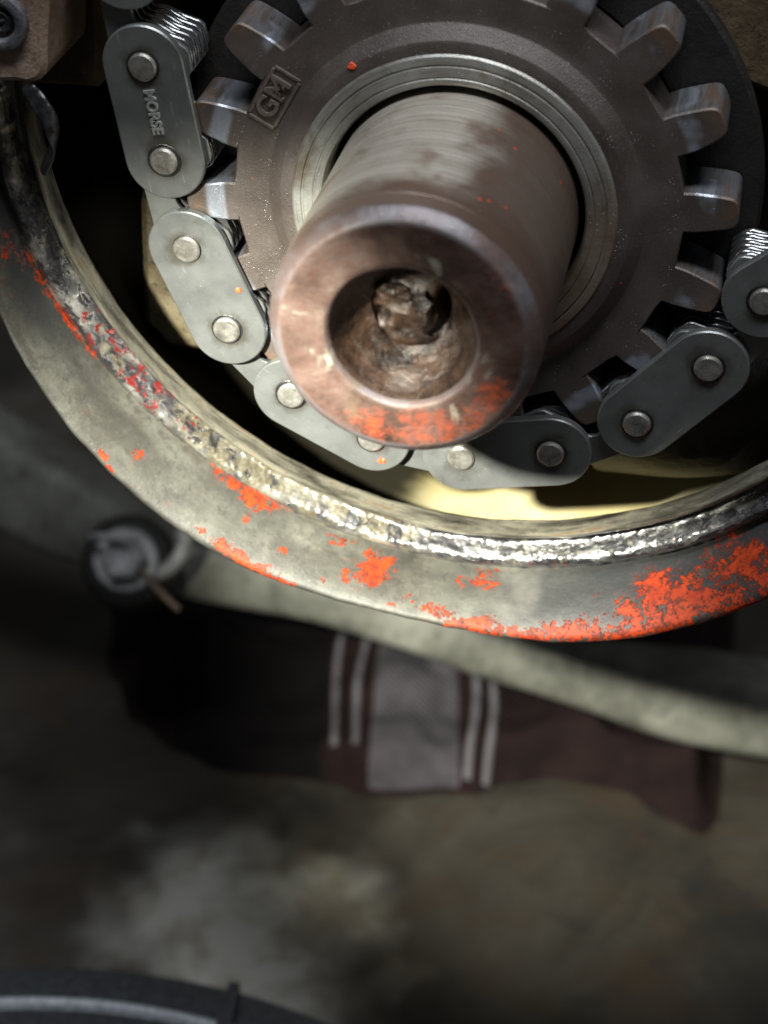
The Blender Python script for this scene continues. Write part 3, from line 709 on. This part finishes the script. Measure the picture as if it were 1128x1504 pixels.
# ================================================================ striped cloth on the floor
MC1 = m_cloth('maroon_knit', (.024, .014, .014), (.014, .009, .009)); MC2 = m_cloth('grey_knit_panel', (.115, .106, .124), (.062, .057, .066)); MC3 = m_cloth('pale_piping', (.20, .19, .215), (.16, .152, .17))
MC4 = m_cloth('black_knit', (.012, .010, .011), (.008, .007, .008))
LOW = [(-12.6, 18.5), (-11.6, 15.6), (-10.4, 14.0), (-9.0, 13.1), (-7.6, 12.6), (-5, 12.7), (-4, 12.45), (-1.4, 13.0), (-.6, 13.6), (.6, 14.0), (2.2, 13.9), (3.4, 13.1), (4.3, 12.7), (4.6, 13.4)]
def low(x):
    for (a, p), (b, q) in zip(LOW, LOW[1:]):
        if a <= x <= b: return p + (q - p) * ss(0, 1, (x - a) / (b - a))
    return LOW[0][1] if x < LOW[0][0] else LOW[-1][1]
def hgt(x, y):
    d = y - low(x); e = ss(0, .8, d)
    ex = ss(-12.6, -11.6, x) * ss(4.6, 3.6, x)
    fold = .35 * math.exp(-((x + 11.2 - .2 * (y - 15)) / .5) ** 2) + .5 * math.exp(-((x - .2 - .9 * (17 - y) * .55) / .55) ** 2) + .45 * math.exp(-((x - 3.9) / .35) ** 2)
    fold -= .35 * math.exp(-((x + 7) / 1.4) ** 2)
    return .05 + ex * e * (.75 + fold + .55 * fbm((x, y, 0), .38, 3))
def sheet(x0f, x1f, nx, y0f, y1, ny, lift):
    V = []
    for i in range(nx + 1):
        for j in range(ny + 1):
            t = j / ny
            u = i / nx; yy = None
            xm = (x0f(13) + x1f(13)) / 2; y = y0f(x0f(13) + (x1f(13) - x0f(13)) * u) + (y1 - y0f(x0f(13) + (x1f(13) - x0f(13)) * u)) * t
            x = x0f(y) + (x1f(y) - x0f(y)) * u
            V.append((x, y, hgt(x, y) + lift * (1 if 0 < i < nx or nx < 3 else .2)))
    F = [(i * (ny + 1) + j, (i + 1) * (ny + 1) + j, (i + 1) * (ny + 1) + j + 1, i * (ny + 1) + j + 1) for i in range(nx) for j in range(ny)]
    return V, F
cl = tag(empty('striped_cloth', (-4, 16, -22)), 'crumpled dark maroon cloth with grey panel and pale paired stripes on the floor', 'cloth')
def cpart(name, V, F, mat): me = mesh(name, V, F); me.transform(Matrix.Translation((4, -16, 0))); return link(name, me, mat, cl, 80)
cpart('maroon_body', *sheet(lambda y: -12.6, lambda y: 4.6, 90, low, 27, 60, 0), MC1)
cpart('black_panel', *sheet(lambda y: -9.0 - .25 * (y - 13), lambda y: -5.2 - .17 * (y - 13), 16, lambda x: low(x) + .05, 26, 40, .05), MC4)
cpart('grey_panel', *sheet(lambda y: -3.98 - .15 * (y - 12.8), lambda y: -1.72 - .19 * (y - 13), 20, lambda x: low(x) + .12, 18.7, 30, .06), MC2)
for f0 in (lambda y: -4.98 - .16 * (y - 13), lambda y: -4.42 - .14 * (y - 13), lambda y: -1.48 - (.12 * (y - 13) + .03 * max(0, y - 15) ** 1.3), lambda y: -1.02 - (.12 * (y - 13) + .03 * max(0, y - 15) ** 1.3)):
    V = []; F = []; ny = 40
    for j in range(ny + 1):
        y = 13.25 + 5.2 * j / ny; x = f0(y)
        for k in range(7):
            a = math.pi * k / 6; xx = x + .07 * math.sin((y - 13) * 1.1 + f0(13)) - .095 * math.cos(a); V.append((xx, y, hgt(xx, y) + .05 + .09 * math.sin(a)))
    for j in range(ny):
        for k in range(6): F.append((j * 7 + k, j * 7 + k + 1, (j + 1) * 7 + k + 1, (j + 1) * 7 + k))
    cpart('stripe', V, F, MC3)

# ================================================================ black drain pan at the lower left
dp = tag(empty('drain_pan', (-5.9, -9.5, -22)), 'black plastic drain pan rim in the bottom left corner', 'drain pan')
MDP = m_rubber('black_pan_plastic', (.018, .020, .023), .32); MRIM = m_rubber('highlit_pan_rim', (.17, .185, .20), .3)  # rim highlight painted as a pale colour on the black plastic
def latz(prof, n, mat, name, a0=0, a1=360):
    me = lathe(prof, a0, a1, n); me.transform(Matrix.Rotation(math.radians(90), 4, 'X')); return link(name, me, mat, dp, 40)
latz([(9.2, .1), (9.9, 1.8), (10.6, 3.4), (10.85, 3.75), (10.95, 3.9)], 160, MDP, 'bowl')
latz([(10.95, 3.9), (11.0, 4.02), (11.08, 4.06), (11.16, 4.02), (11.2, 3.9)], 160, MRIM, 'rim_bead')
latz([(11.2, 3.9), (11.35, 3.75), (12.1, 3.70), (12.25, 3.62), (12.28, 3.3), (11.3, .2), (9.2, 0.05)], 160, MDP, 'outer_wall')
latz([(.01, .08), (9.2, .1)], 60, MDP, 'pan_bottom')
V, F = slab([(-.11, -.75), (.11, -.75), (.14, .75), (-.14, .75)], -.2, .2, .04); me = mesh('clip', V, F)
me.transform(Matrix.Translation((1.55, 11.3, 3.95)) @ Matrix.Rotation(math.radians(80), 4, 'X') @ Matrix.Rotation(.1, 4, 'Y')); link('rim_clip', me, MDP, dp)
